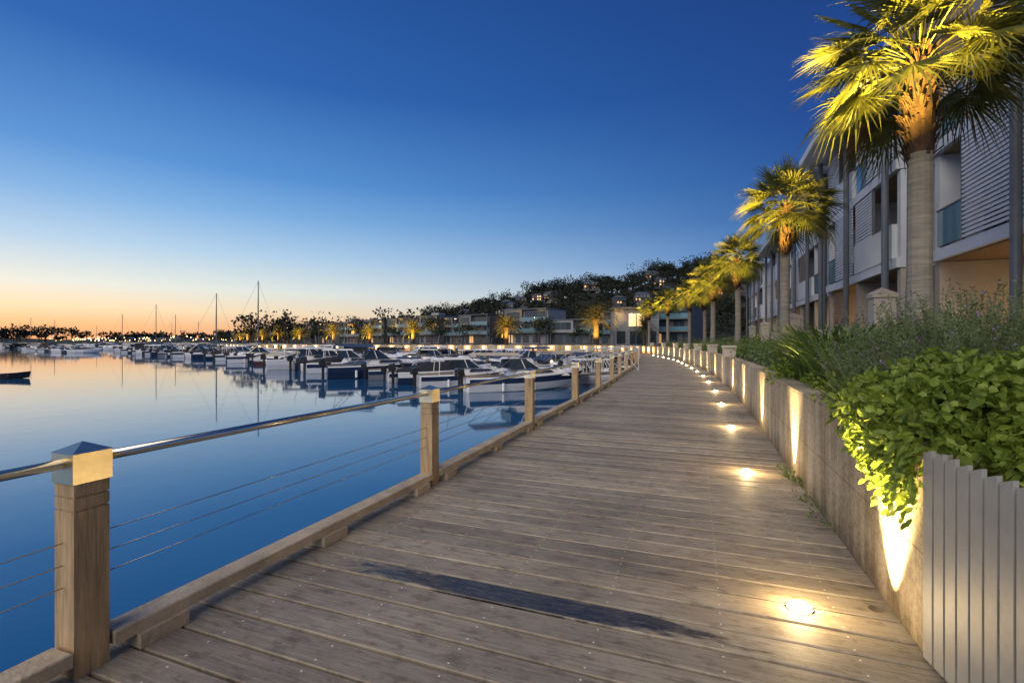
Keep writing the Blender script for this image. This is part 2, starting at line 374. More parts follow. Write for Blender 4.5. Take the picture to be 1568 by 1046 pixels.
# ---------------- deck lamps and wall uplights
warm=(1,.68,.30)
lampy=[2.72,5.55,8.47,11.56,14.6,17.9,21.0,24.2,27.3,30.4,33.4,36.5,39.6,42.7,45.8,49,52]
for i,y in enumerate(lampy):
    u=WC.s_of_y(y-.17); p=WC.at(u);t=WC.tan(u);n=np.array([-t[1],t[0]]); c=p+n*.48
    lb=MB(); lb.tube((*c,-.02),(*c,.005),.072,n=24,m=0); lb.tube((*c,.005),(*c,.03),.064,.035,n=24,m=1)
    u2=WC.s_of_y(2.68) if i==0 else u
    p=WC.at(u2); q=p+n*.085
    lb.tube((*q,-.02),(*q,.004),.035,n=16,m=0)
    o=lb.obj('recessed_deck_light',[m_steel,m_lamp])
    if i<12: light('glow','POINT',(*c,.11),11 if i<3 else 10,warm,o,shadow_soft_size=.03)
    light('uplight','SPOT',(*q,.015),1000 if i==0 else 620,warm,o,spot_size=math.radians(64 if i==0 else 60),spot_blend=1,shadow_soft_size=.015,target=(*(p+n*.035),1.0))
# far quay lamps and painted glow on the wall behind them
u=WC.s_of_y(54)
fl2=MB()
while u<sWend-4:
    p=WC.at(u);t=WC.tan(u)
    n=np.array([-t[1],t[0]]); c=p+n*.06
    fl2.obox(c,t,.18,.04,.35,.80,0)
    fl2.obox(c,t,.55,.015,.1,.9,1)  # emissive panel stands in for lamplight falling on the wall
    u+=2.6*random.uniform(.9,1.1)
m_glow=emit('painted_wall_glow',(1,.5,.18),.85,False)
fl2.obj('quay_lights_wall_glow',[m_farlamp,m_glow])
# ---------------- fence
mb=MB(); f0=np.array([1.93,2.26]); f1=np.array([1.5,.35]); d=f1-f0; Lf=np.linalg.norm(d); t=d/Lf; n=np.array([-t[1],t[0]]) 
for i in range(int(2.9/.078)):
    c=f0+t*(.035+i*.078); 
    q=lambda a,b,z:(c[0]+t[0]*a+n[0]*b,c[1]+t[1]*a+n[1]*b,z)
    a=.032; b=.009; zt=1.0+random.uniform(-.004,.004); zl=zt-.025
    mb.poly([q(-a,-b,.03),q(a,-b,.03),q(a,b,.03),q(-a,b,.03),q(-a,-b,zl),q(a,-b,zt),q(a,b,zt),q(-a,b,zl)],[(3,2,1,0),(4,5,6,7),(0,1,5,4),(1,2,6,5),(2,3,7,6),(3,0,4,7)])
cm=f0+t*1.45
for z in (.2,.8): 
    mb.obox(cm+n*.03,t,1.45,.018,z,z+.07)
mb.obox(f0+t*-.01+n*.06,t,.035,.035,0,.98)
mb.obj('picket_fence',[m_fence])
# ---------------- plants
def leaf(mb,c,d,up,L_,W_,m=0):
    d=d.normalized(); s=d.cross(up); 
    if s.length<1e-3: s=d.orthogonal()
    s.normalize(); n=s.cross(d)
    v=[c,c+d*L_*.35+s*W_*.5+n*W_*.12,c+d*L_*.75+s*W_*.36+n*W_*.06,c+d*L_-n*L_*.1,c+d*L_*.75-s*W_*.36+n*W_*.06,c+d*L_*.35-s*W_*.5+n*W_*.12,c+d*L_*.4-n*.0]
    mb.poly(v,[(0,1,2,6),(6,2,3),(6,3,4),(0,6,4,5)],m)
def rv(): 
    v=Vector(rng.normal(size=3)); return v.normalized()
mb=MB()
blobs=[((2.45,2.85,1.06),(.38,.38,.27)),((2.28,2.5,1.02),(.34,.34,.28)),((2.75,2.6,1.05),(.5,.45,.30)),((2.10,2.42,.90),(.17,.22,.22)),((2.2,2.75,.93),(.18,.24,.26)),((2.42,3.15,1.04),(.22,.3,.22)),((3.0,2.4,1.05),(.6,.6,.3)),((2.95,3.0,1.1),(.5,.5,.3)),((3.6,3.0,1.1),(.6,.6,.3)),((2.35,1.9,.93),(.32,.5,.22)),((3.0,1.6,.95),(.6,.6,.25)),((2.6,3.0,1.25),(.14,.14,.16)),((2.9,2.6,1.27),(.16,.16,.14)),((2.45,2.55,1.25),(.12,.12,.12)),((3.3,2.8,1.35),(.18,.18,.15))]
for (c,r) in blobs:
    nL=int(1350*r[0]*r[1]/.16)+120
    for i in range(min(nL,2400)):
        v=rv(); 
        rad=random.uniform(.60,1.16); p=Vector((c[0]+v.x*r[0]*rad,c[1]+v.y*r[1]*rad,c[2]+v.z*r[2]*rad))
        d=(v+rv()*.9+Vector((0,0,-.35))); leaf(mb,p,d,(v+rv()*.7).normalized(),random.uniform(.03,.09),random.uniform(.022,.055))
for i in range(70):
    y=random.uniform(2.32,3.2); u=WC.s_of_y(y); p=WC.at(u); x=p[0]-.05
    z=1.0; ln_=random.uniform(.08,.42)*(1 if y<2.85 else .6)
    for k in range(int(ln_/.022)):
        q=Vector((x+random.uniform(-.06,.02),y+random.uniform(-.05,.05),z-k*.022)); leaf(mb,q,Vector((-.6,random.uniform(-.7,.7),-.6)),Vector((-1,0,.4)),random.uniform(.03,.06),.035)
mb.obj('leafy_shrub',[m_leafb])
def sprigbush(name,cx,cy,rx,ry,h,nspr,mat_,fl=0,z0=.9,ls=.03):
    mb=MB()
    for i in range(nspr):
        a=random.uniform(0,2*math.pi); r=math.sqrt(random.random()); x=cx+rx*r*math.cos(a); y=cy+ry*r*math.sin(a)
        hh=h*(1-.45*r*r)*random.uniform(.6,1.2); lean=Vector((math.cos(a)*r*.5+random.uniform(-.25,.25),math.sin(a)*r*.5+random.uniform(-.25,.25),1)).normalized()
        b=Vector((x,y,z0+hh*.25)); stp=.035; k=0; T=hh*.8
        mb.tube(b,b+lean*T,.003,.001,n=3,m=0,cap=False)
        while k*stp<T:
            c=b+lean*(k*stp)
            for j in range(3):
                d=(rv()*1.0+lean*.9); leaf(mb,c,d,rv(),ls*random.uniform(.8,1.5),ls*.28)
            k+=1
        if random.random()<fl:
            c=b+lean*T
            for j in range(4): leaf(mb,c+rv()*.015,rv(),rv(),.018,.014,1)
    return mb.obj(name,[mat_,m_flower])
sprigbush('rosemary_bush',3.9,4.1,1.0,.7,.95,560,m_rose,.14)
sprigbush('rosemary_bush',3.2,3.8,.5,.45,.65,260,m_rose,.08)
sprigbush('rosemary_bush',5.3,4.6,1.0,.9,1.1,460,m_rose,.14)
sprigbush('rosemary_bush',6.2,7.0,1.1,1.0,.9,420,m_strap,.03,ls=.045)
def strap(name,cx,cy,rx,h,nb,mat_=None):
    mb=MB()
    for i in range(nb):
        a=random.uniform(0,6.283); r=math.sqrt(random.random())*rx; b=Vector((cx+r*math.cos(a)*.8,cy+r*math.sin(a)*.8,.88))
        a2=a+random.uniform(-.9,.9); o=Vector((math.cos(a2),math.sin(a2),0)); H=h*random.uniform(.55,1.2); reach=H*random.uniform(.25,.9); wd=random.uniform(.007,.016)
        s_=Vector((-o.y,o.x,0)); pv=None
        for k in range(6):
            t=k/5; c=b+o*(reach*t**1.6)+Vector((0,0,H*(t*1.25-.45*t**2.4))); w_=wd*(1-t**2.5)+.001
            cur=(c-s_*w_,c+s_*w_)
            if pv: mb.face([pv[0],pv[1],cur[1],cur[0]],0)
            pv=cur
    return mb.obj(name,[mat_ or m_strap])
for (x,y,r,h,n_) in [(4.25,6.3,.55,.95,520),(4.9,7.2,.6,.95,480),(5.5,6.0,.6,.9,380),(5.3,8.6,.6,.85,380),(3.75,5.3,.4,.7,380),(3.35,4.4,.4,.5,380),(2.9,3.7,.35,.40,300),(6.2,9.6,.7,.8,380),(7.3,8.2,.7,.9,320),(4.6,5.4,.5,.8,360)]:
    strap('agapanthus_clump',x,y,r,h,n_)
def shrub(name,cx,cy,r,h,n_,mat_,ls=.07,z0=.85):
    mb=MB()
    subs=[(Vector((cx+random.uniform(-r,r)*.6,cy+random.uniform(-r,r)*.6,z0+h*random.uniform(.3,.65))),r*random.uniform(.4,.65),h*random.uniform(.3,.45)) for _ in range(6)]
    for i in range(n_):
        c,rr,hh=random.choice(subs); v=rv(); q=random.uniform(.6,1.08)
        leaf(mb,Vector((c.x+v.x*rr*q,c.y+v.y*rr*q,max(z0,c.z+v.z*hh*q))),v+rv()*.8,v,ls*random.uniform(.7,1.3),ls*.55)
    mb.obj(name,[mat_])
shrub('garden_shrub',3.0,4.0,.45,.35,900,m_leafb,.05); shrub('garden_shrub',3.6,5.2,.5,.35,900,m_leafb,.05); shrub('garden_shrub',4.1,7.0,.5,.4,800,m_leafb,.06); shrub('garden_shrub',4.4,3.2,.7,.9,2200,m_strap,.05)
for y in np.arange(9,56,1.9):
    u=WC.s_of_y(y); p=WC.at(u); t=WC.tan(u); o=random.uniform(.7,1.3)
    q=p+np.array([t[1],-t[0]])*o
    shrub('garden_shrub',q[0],q[1],.8,random.uniform(.4,.85),520,random.choice([m_strap,m_rose,m_leafb]),.08)
for y in np.arange(9,50,3.4):
    u=WC.s_of_y(y); p=WC.at(u); t=WC.tan(u); q=p+np.array([t[1],-t[0]])*random.uniform(2.6,3.8)
    shrub('garden_shrub',q[0],q[1],1.0,random.uniform(.7,1.2),600,random.choice([m_strap,m_rose]),.11)
for (y,n_) in [(5.1,90),(4.4,50),(5.5,40),(3.9,25)]:
    u=WC.s_of_y(y); p=WC.at(u)
    mb=MB()
    for i in range(n_):
        leaf(mb,Vector((p[0]-.04+random.uniform(-.05,.03),p[1]+random.uniform(-.22,.22),random.uniform(.0,.07))),Vector((-.5,random.uniform(-.5,.5),.6)),rv(),.035,.015)
    mb.obj('weed',[m_strap])
# ---------------- palms
def fan_leaf(mb,c,dirv,pl,Rr,ns,m,droop):
    g=Vector((0,0,-1)); d=dirv.normalized(); pts=[c]; p=c
    for k in range(4):
        p=p+d*pl/4; pts.append(p); d=(d+g*.10*droop).normalized()
    for a,b in zip(pts[:-1],pts[1:]): mb.tube(a,b,.013,.010,n=3,m=m,cap=False)
    up=Vector((0,0,1)); s_=d.cross(up)
    if s_.length<.05: s_=d.orthogonal()
    s_.normalize(); s_=(s_+rv()*.45).normalized(); n=s_.cross(d).normalized()
    f=(d+g*.2*droop).normalized(); span=math.radians(random.uniform(90,120)); st=2*span/ns
    for k in range(ns):
        a=-span+st*(k+.5)
        dr=f*math.cos(a)+s_*math.sin(a); Lr=Rr*(.70+.30*math.cos(a))*random.uniform(.82,1.08)
        sd=-f*math.sin(a)+s_*math.cos(a); fo=n*(.016 if k%2 else -.016)
        w1=Lr*.36*math.tan(st/2)*.92
        m1=p+dr*Lr*.36+n*(-.10*abs(math.sin(a))*Rr*.4)
        m2=p+dr*Lr*.72+g*(.05*droop*Lr)+n*(-.14*abs(math.sin(a))*Rr*.5)+rv()*.02
        tip=p+dr*Lr*.98+g*(.26*droop*Lr)+rv()*.06
        w2=w1*.70
        mb.face([p,m1-sd*w1+fo,m1+sd*w1-fo],m)
        mb.face([m1-sd*w1+fo,m2-sd*w2,m2+sd*w2,m1+sd*w1-fo],m)
        mb.face([m2-sd*w2,tip,m2+sd*w2],m)
def fan_palm_mesh(H,rt,Rl,nl,seed,ns=22,thm=106,dr=1.05):
    random.seed(seed); mb=MB(); n=14; prev=None; K=30
    ph=random.uniform(0,6)
    for k in range(K+1):
        t=k/K; z=H*t; r=rt*(1.15-.25*min(1,t*3)) if t<.33 else rt*.9
        fib= t>.70
        if fib: r=rt*(.90+.15*math.sin((t-.70)/.30*math.pi))*random.uniform(.92,1.10)
        cx=.06*math.sin(t*2.5+ph)
        ring=[(cx+r*math.cos(2*math.pi*i/n)*(1+(random.uniform(-.12,.12) if fib else random.uniform(-.02,.02))),r*math.sin(2*math.pi*i/n)*(1+(random.uniform(-.12,.12) if fib else 0)),z) for i in range(n)]
        b=len(mb.v); mb.v.extend(ring)
        if prev is not None:
            for i in range(n):
                mb.f.append((prev+i,prev+(i+1)%n,b+(i+1)%n,b+i)); mb.m.append(1 if fib else 0); mb.uv.append(None); mb.col.append(None)
        prev=b
    for i in range(260):
        z=H*random.uniform(.68,1.02); a=i*2.4; r=rt*.95
        c=Vector((r*math.cos(a),r*math.sin(a),z)); o=Vector((math.cos(a),math.sin(a),0))
        e=c+o*random.uniform(.04,.17)+Vector((0,0,random.uniform(.08,.2)))
        s_=Vector((-o.y,o.x,0))*.035; mb.face([c-s_,c+s_,e+s_*.5,e-s_*.5],1); mb.face([c-s_*.4-Vector((0,0,.12)),c+s_*.4-Vector((0,0,.12)),e+s_*.3,e-s_*.3],1)
    for i in range(nl):
        t=(i+.5)/nl; th=math.radians(6+thm*t**.85); a=i*2.39996+random.uniform(-.35,.35)
        d=Vector((math.sin(th)*math.cos(a),math.sin(th)*math.sin(a),math.cos(th)))
        m=3 if (t>.985) else 2
        fan_leaf(mb,Vector((0,0,H-.0-.2*t)),d,Rl*random.uniform(.36,.62),Rl*random.uniform(.42,.54),ns,m,.3+dr*t)
    return mb.mesh('fan_palm',[m_trunk,m_fibre,m_fan,m_deadf])
pA=fan_palm_mesh(5.6,.20,2.2,72,11,36,102,.9); pB=fan_palm_mesh(5.6,.18,2.05,66,5,26)
palms=[(pA,7.15,8.5,1.0,1.2),(pB,10.2,18.0,1.0,.3),(pB,13.5,29,.98,2.2),(pA,16.2,39,1.0,4),(pB,18.0,49,.95,1),(pA,18.7,58,.95,5),(pB,19.5,69,.95,3),(pB,17.5,44,.9,2)]
for i,(me,x,y,sc_,rz) in enumerate(palms):
    inst('fan_palm_tree',me,(x,y,.85),rz,sc_)
    if i==0:
        light('palm_uplight','SPOT',(4.45,7.0,1.9),27000,(1,.62,.10),None,spot_size=math.radians(44),spot_blend=.7,shadow_soft_size=.06,target=(5.95,7.9,6.4))
    else:
        light('palm_uplight','SPOT',(x-2.7,y-1.6,1.6),24000,(1,.60,.08),None,spot_size=math.radians(42),spot_blend=.6,shadow_soft_size=.06,target=(x-1.0,y-.6,6.5))
def date_palm_mesh(H,rt,Lf,nf,seed):
    random.seed(seed); mb=MB(); mb.tube((0,0,0),(0,0,H*.8),rt*1.1,rt,n=10,m=0,cap=False); mb.tube((0,0,H*.8),(0,0,H),rt*1.2,rt*1.5,n=10,m=1)
    for i in range(nf):
        t=(i+.5)/nf; e=math.radians(82-100*t); a=i*2.39996; o=Vector((math.cos(a),math.sin(a),0)); s_=Vector((-o.y,o.x,0))
        p=Vector((0,0,H)); K=12; L_=Lf*random.uniform(.85,1.05)
        for k in range(K):
            u=k/K; ang=e-math.radians(75)*u**1.3*(1-.2*t); d=o*math.cos(ang)+Vector((0,0,math.sin(ang))); q=p+d*L_/K
            n_=s_.cross(d)
            ll=.75*math.sin(math.pi*min(.97,.12+u*.85))**.6*L_/4
            for side in (-1,1):
                for j in (0,.5):
                    b=p.lerp(q,j); dv=(s_*side+d*.8+n_*-.15+Vector((0,0,-.35))+rv()*.12).normalized(); w_=d*.035
                    mb.face([b-w_,b+w_,b+dv*ll],2)
            mb.face([p-s_*.03,p+s_*.03,q+s_*.02,q-s_*.02],2)
            p=q
    return mb.mesh('date_palm',[m_bark,m_fibre,m_date])
dA=date_palm_mesh(4.0,.42,4.3,90,4); dB=date_palm_mesh(3.4,.4,3.9,80,9)
dates=[(14.6,84,1.15),(-1.1,97,1.05),(-24.8,121,.95),(-38.5,131,.9),(-52,141,.9),(-68,155,.9),(-82,170,1),(-98,190,1),(-112,205,1),(-132,235,1),(23,84,.8),(-150,265,1.1),(-175,290,1.2)]
for i,(x,y,s_) in enumerate(dates):
    inst('date_palm_tree',[dA,dB][i%2],(x,y,.8),i*1.3,s_)
    if i<10: light('date_palm_uplight','SPOT',(x-1.5,y-4.5,1.2),16000 if i<2 else 26000,(1,.56,.10),None,spot_size=math.radians(60),spot_blend=.6,shadow_soft_size=.1,target=(x,y,5))
# ---------------- distant trees
def tree(mb,x,y,z,h,w_,nl,ls):
    mb.tube((x,y,z-.5),(x,y,z+h*.6),h*.03,h*.015,n=5,m=1,cap=False)
    subs=[]
    for k in range(7):
        a=random.uniform(0,6.28); r=random.uniform(.0,.55)*w_; zz=z+h*random.uniform(.45,.88)
        c=(x+r*math.cos(a),y+r*math.sin(a),zz); subs.append((c,w_*random.uniform(.22,.42),h*random.uniform(.09,.20)))
        mb.tube((x,y,z+h*.35),c,h*.012,h*.005,n=3,m=1,cap=False)
    for i in range(nl):
        c,r,hh=subs[i%7]; v=rv(); q=random.uniform(.4,1.1); p=Vector((c[0]+v.x*r*q,c[1]+v.y*r*q,c[2]+v.z*hh*q)); a=rv()*ls; b=rv()*ls
        mb.face([p-a*.6-b*.4,p+a*.5-b*.3,p+a*.6+b*.5,p-a*.3+b*.6],0)
def hillh(x,y):
    rid=np.interp(x,[-200,-90,-40,0,40,80,110,165,230,400],[0,6,19,28,36,42,48,57,60,54])
    f=max(0,min(1,(y-215)/190)); f=f*f*(3-2*f); b=max(0,1-max(0,y-420)/500)
    return rid*f*b+ (1.6*math.sin(x*.06+y*.03)+1.3*math.sin(x*.13-y*.05))*f
hb=MB(); nx,ny=60,40; xs=np.linspace(-240,420,nx); yy=np.linspace(200,900,ny)
hb.v=[(x,y,.5+hillh(x,y)) for y in yy for x in xs]
for j in range(ny-1):
    for i in range(nx-1):
        a=j*nx+i; hb.f.append((a,a+1,a+nx+1,a+nx)); hb.m.append(0); hb.uv.append(None); hb.col.append(None)
m_hill=mat('hill_scrub',(.015,.020,.014),.95,.5,.08)
hb.obj('hill',[m_hill],smooth=True)
mb=MB(); random.seed(21)
for i in range(1100):
    x=random.uniform(-130,210); y=random.uniform(235,420) if i%4 else random.uniform(395,425)
    if i%4==0: x=random.uniform(-110,200)
    h=random.uniform(6,12) if i%4 else random.choice([random.uniform(9,13),random.uniform(12,20)])
    tree(mb,x,y,.5+hillh(x,y),h,h*random.uniform(.6,1.0),84 if i%4 else 150,1.0)
mb.obj('hillside_trees',[m_tree,m_bark])
mb=MB()
for i in range(240):
    k=random.random()
    if k<.5:
        x=random.uniform(-330,-90); y=330-x*.55+random.uniform(0,120)
        h=random.uniform(5,11)
    else:
        x=random.uniform(-900,-300); y=random.uniform(580,660); h=random.uniform(8,17)
        if -640<x<-560: h*=1.6
    tree(mb,x,y,.5,h,h*random.uniform(.8,1.3),60,1.4 if k<.5 else 2.4)
for i in range(130):
    x=random.uniform(-90,70); y=random.uniform(150,215); h=random.uniform(6,12); tree(mb,x,y,.5,h,h*.9,110,.7)
mb.obj('far_shore_trees',[m_tree,m_bark])
fh=MB()
xs=np.linspace(-1900,400,80)
for a,b in zip(xs[:-1],xs[1:]):
    f=lambda x:8+16*abs(math.sin(x*.0031+1))*(.5+.5*math.sin(x*.0011))+3*math.sin(x*.02)
    fh.face([(a,1000,-1),(b,1000,-1),(b,1100,f(b)),(a,1100,f(a))]); fh.face([(a,1100,f(a)),(b,1100,f(b)),(b,1300,0),(a,1300,0)])
fh.obj('distant_hills',[m_hill])
# ---------------- houses
m_hcol=mat('render_taupe',(.17,.165,.16),.8,.15,.5); m_hcol2=mat('render_light',(.25,.26,.28),.8,.12,.5); m_hcol3=mat('render_dark',(.09,.095,.105),.8,.15,.5)
def house_mesh(wd,dp,fl,seed,lit=.4):
    random.seed(seed); mb=MB(); fh_=2.8; H=fl*fh_
    mb.box(-wd/2,wd/2,0,dp,0,H,0)
    mb.box(-wd/2-.1,wd/2+.1,-1.1,dp+.3,H,H+.22,2)
    sp_=random.choice([.42,.5,.58])
    a=-wd/2 if random.random()<.5 else wd/2-wd*sp_; b=a+wd*sp_
    mb.box(a+.05,b,-.9,-.003,fh_*(fl-1)-.1,H-.003,1)
    mb.box(a+.6,b-.6,-.93,-.905,fh_*(fl-1)+.6,H-.5,3 if random.random()>lit else 4)
    k=a+.6
    while k<b-.6: mb.box(k-.03,k+.03,-.96,-.935,fh_*(fl-1)+.6,H-.5,2); k+=1.05
    c0,c1=(b,wd/2) if a<-wd*.2 else (-wd/2,a)
    mb.box(c0+.05,c1-.05,-1.0,-.9,fh_*(fl-1)-.1,fh_*(fl-1)+.9,5); mb.box(c0+.02,c1-.02,-1.0,-.003,fh_*(fl-1)-.35,fh_*(fl-1)-.12,2)
    mb.box(c0+.4,c1-.4,-.03,-.004,fh_*(fl-1)+.1,H-.5,4 if random.random()<lit else 3)
    for f in range(fl-1):
        x=-wd/2+.5
        while x<wd/2-1.6:
            w_=random.uniform(1.2,2.4); x1=min(x+w_,wd/2-.4)
            mb.box(x,x1,-.04,-.004,f*fh_+.3,f*fh_+2.3,4 if random.random()<lit else 3); 
            mb.box(x-.06,x1+.06,-.07,-.045,f*fh_+2.3,f*fh_+2.4,2)
            mb.box((x+x1)/2-.03,(x+x1)/2+.03,-.07,-.045,f*fh_+.3,f*fh_+2.3,2); x=x1+random.uniform(.5,1.2)
        if f: mb.box(-wd/2+.02,wd/2-.02,-1.0,-.08,f*fh_-.15,f*fh_+.05,1); mb.box(-wd/2+.05,wd/2-.05,-.98,-.94,f*fh_+.06,f*fh_+.95,5)
    for x in (-wd/2+.1,wd/2-.1): mb.box(x-.1,x+.1,-1.05,-.85,0,H-.01,2)
    if seed%3==0: mb.box(-1,2,2,5,H+.22,H+1.1,0)
    return mb.mesh('town_house',[random.choice([m_hcol3,m_hcol2,m_hcol]),m_hcol2 if seed%2 else m_hcol,m_grey,m_glass,m_warm2,m_bal])
hm=[house_mesh(10,9,3,1,.15),house_mesh(11,9,3,2,.10),house_mesh(9,9,2,3,.3),house_mesh(12,9,3,4,.12),house_mesh(10,9,2,5,.15),house_mesh(8,9,3,6,.2),house_mesh(9,9,3,8,.1)]
TL=Curve(catmull([(34,92),(22,100),(8,108),(-8,118),(-30,133),(-55,152),(-75,176),(-98,215),(-140,275),(-200,340)]))
u=0;i=0; hwd=[10,11,9,12,10,8,9]
random.seed(77)
qt=MB()
while u<TL.s[-1]-12:
    j=(i*5+1+i//3)%7; sc_=random.uniform(.78,.97)*(1 if u<70 else .88); hw_=hwd[j]*sc_/2
    p=TL.at(u+hw_); t=TL.tan(u+hw_)
    rz=math.atan2(-t[1],-t[0])+random.uniform(-.06,.06)
    o=random.uniform(-.5,4)
    inst('town_house',hm[j],(p[0]+t[1]*o,p[1]-t[0]*o,.9),rz,sc_)
    if random.random()<.8:
        q=p+np.array([-t[1],t[0]])*random.uniform(2.5,5)+t*random.uniform(-4,4); h=random.uniform(3.2,6); tree(qt,q[0],q[1],.9,h,h*.8,220,.35)
    if i%3==2:
        q=p+t*(hw_+1.5); h=random.uniform(6,9); tree(qt,q[0],q[1],.9,h,h*.7,260,.45)
    u+=2*hw_+(.5 if i%3 else 3.5); i+=1
qt.obj('quayside_trees',[leafmat('quayside_leaf',(.03,.045,.02),.5,.5,.15,.7),m_bark])
mb=MB(); mb.box(-4,4,0,7,0,6.6,0); mb.box(-4.4,4.4,-.8,7.4,6.6,6.85,1); mb.box(-1.4,1.4,-.08,-.004,3.4,5.7,2)
for x in (-1.45,-.03,1.42): mb.box(x-.04,x+.04,-.12,-.081,3.35,5.75,1)
mb.box(-3.6,-2,-.06,-.004,.2,2.5,3); mb.box(1.9,3.5,-.06,-.004,.2,2.5,3); mb.box(-1.2,1.2,-.06,-.004,.1,2.5,3)
m_bright=emit('bright_window',(1,.62,.27),2,False)
mb.obj('lit_pavilion',[m_hcol2,m_grey,m_bright,m_glass],loc=(22.8,88.5,.9),rot=-.1)
random.seed(5)
hh=[]
m_warm3=emit('hill_window',(1,.58,.25),1.1,False)
for i in range(5):
    mb=MB(); wd=random.uniform(9,14); mb.box(-wd/2,wd/2,0,9,-3,5.6,0); 
    mb.poly([(-wd/2-.6,-.6,5.6),(wd/2+.6,-.6,5.6),(wd/2+.6,9.6,5.6),(-wd/2-.6,9.6,5.6),(-wd/2+3,4.5,7.6),(wd/2-3,4.5,7.6)],[(0,1,5,4),(1,2,5),(2,3,4,5),(3,0,4),(3,2,1,0)],1)
    x=-wd/2+.8
    while x<wd/2-2:
        for z in (.5,3.3):
            if random.random()<.7: mb.box(x,x+1.4,-.05,-.004,z,z+1.5,3 if random.random()<.38 else 2)
        x+=2.6
    mb.box(-wd/2,wd/2,-1.2,-.06,2.7,2.9,1)
    hh.append(mb.mesh('hillside_house',[m_hcol3 if i%2 else m_hcol,m_grey,m_glass,m_warm3]))
for i in range(34):
    x=random.uniform(60,200) if i%4 else random.uniform(-40,60); y=random.uniform(300,390); inst('hillside_house',hh[i%5],(x,y,.5+hillh(x,y)+random.uniform(2,4)),random.uniform(-.5,.3),random.uniform(.7,.95))
for i in range(26):
    x=random.uniform(-520,-160); y=345-x*.5+random.uniform(-10,30); inst('shore_house',hh[i%5],(x,y,.9),.5,random.uniform(.5,.8))
mb=MB()
for i in range(100):
    x=random.uniform(-620,-90); y=(190-x*.72)+random.uniform(10,40); z=random.uniform(2,6); r=.14+.00045*abs(x)
    mb.tube((x,y,z),(x,y,z+2*r),r,n=6,m=0)
    mb.tube((x,y,.8),(x,y,z),.06,n=4,m=1)
mb.obj('far_shore_street_lights',[m_farlamp,m_grey])
def lamp(x,y,h=5):
    mb=MB(); mb.tube((0,0,0),(0,0,h),.06,.04,n=8,m=0); mb.tube((0,0,h),(.7,0,h+.15),.03,n=6,m=0); mb.box(.5,1.0,-.1,.1,h+.1,h+.2,0); mb.box(.55,.95,-.08,.08,h+.06,h+.098,1)
    mb.obj('street_lamp',[m_grey,m_farlamp],loc=(x,y,.9),rot=random.uniform(0,3))
for x,y in [(-12,96),(-30,108),(20,78),(-50,125),(-75,160),(4,90)]: lamp(x,y)
# ---------------- apartment building
ap=empty('apartment_building',(8.1,3,0),math.atan2(.935,.355))
bw=MB(); bc=MB(); bl=MB(); bgm=MB(); bwin=MB()
random.seed(12)
def block(u0,u1,top,dof,nb,types=None,base=.9):
    lv=[base,4.15,7.25,top]
    bw.box(u0,u1,-14,-2.2+dof,base-.3,top-.003,0)
    bwid=(u1-u0)/nb
    for k,z in enumerate(lv[1:]):
        last=(k==2); ov=1.1 if last else .0
        bw.box(u0-.15-(.3 if last else 0),u1+.15+(.3 if last else 0),-2.2+dof+.003,dof+ov,z-.32,z,0)
        bw.box(u0+.2,u1-.2,-2.15+dof,dof-.15,z-.345,z-.323,2)
        if last: bw.box(u0+.1,u1-.1,-13,-2.3+dof,z+.003,z+.35,0)
    for b in range(nb+1):
        u=u0+b*bwid
        for k in range(3): bw.box(u-.14,u+.14,-2.2+dof+.004,dof-.12,lv[k],lv[k+1]-.35,1 if k==0 else 0)
        bc.tube((u,dof+.25,base-.2),(u,dof+.25,top-.33),.10,n=12,m=0)
    for b in range(nb):
        a=u0+b*bwid+.15; c=u0+(b+1)*bwid-.15
        for k in range(3):
            z0=lv[k];z1=lv[k+1]-.35; ty=(b*2+k+random.choice([0,0,1]))%3
            if types: ty=types[(b*2+k)%len(types)]
            lm=1 if (b+k)%3==2 else 0
            lit=random.random()<.42
            if b==nb-1 and k==0: lit=True
            x=a+.25; 
            while x<c-1:
                x1=min(x+1.25,c-.2); bwin.box(x,x1,-2.18+dof,-2.14+dof,z0+.08,z0+2.45,1 if lit else 0); bc.box(x-.05,x-.005,-2.18+dof,-2.08+dof,z0+.05,z0+2.5,0); x=x1+.06
            bc.box(a+.2,c-.2,-2.18+dof,-2.08+dof,z0+2.51,z0+2.58,0)
            if k==0:
                bw.box(a,c,dof-.35,dof-.15,z0,z0+.95,1)
                if b%2: 
                    z=z0+1.0
                    while z<z1-.05: bl.box(a+bwid*.6,c,dof-.3,dof-.25,z,z+.07,1); z+=.115
                continue
            if ty==0:
                bgm.box(a+.03,c-.03,dof-.08,dof-.05,z0+.08,z0+1.08,0); bc.box(a,c,dof-.09,dof-.03,z0+1.085,z0+1.13,0)
            elif ty==1:
                bw.box(a,c,dof-.15,dof+.03,z0+.003,z0+1.1,0)
                m_=a+(c-a)*.5; z=z0+1.14
                while z<z1-.05: bl.box(m_,c,dof-.06,dof-.02,z,z+.07,lm); z+=.115
                bc.box(m_-.05,m_-.004,dof-.09,dof,z0+1.1,z1,0)
            else:
                z=z0+.05; m_=a+(c-a)*.62
                while z<z1-.05: bl.box(a,m_,dof-.02,dof+.03,z,z+.07,0); z+=.115
                bc.box(m_+.004,m_+.05,dof-.04,dof+.03,z0+.02,z1,0)
                bgm.box(m_+.08,c-.03,dof-.08,dof-.05,z0+.08,z0+1.08,0); bc.box(m_+.06,c,dof-.09,dof-.03,z0+1.085,z0+1.13,0)
                # outdoor chair frame and planter on the balcony
                bc.box(c-.9,c-.45,dof-1.2,dof-.75,z0+.4,z0+.45,0); bc.box(c-.9,c-.86,dof-1.2,dof-.75,z0+.02,z0+.9,0)
    for b in range(nb):
        for k in range(1,4):
            if random.random()<.7:
                x=u0+(b+.5)*bwid; bwin.box(x-.08,x+.08,dof-1.2,dof-1.04,lv[k]-.36,lv[k]-.347,2)
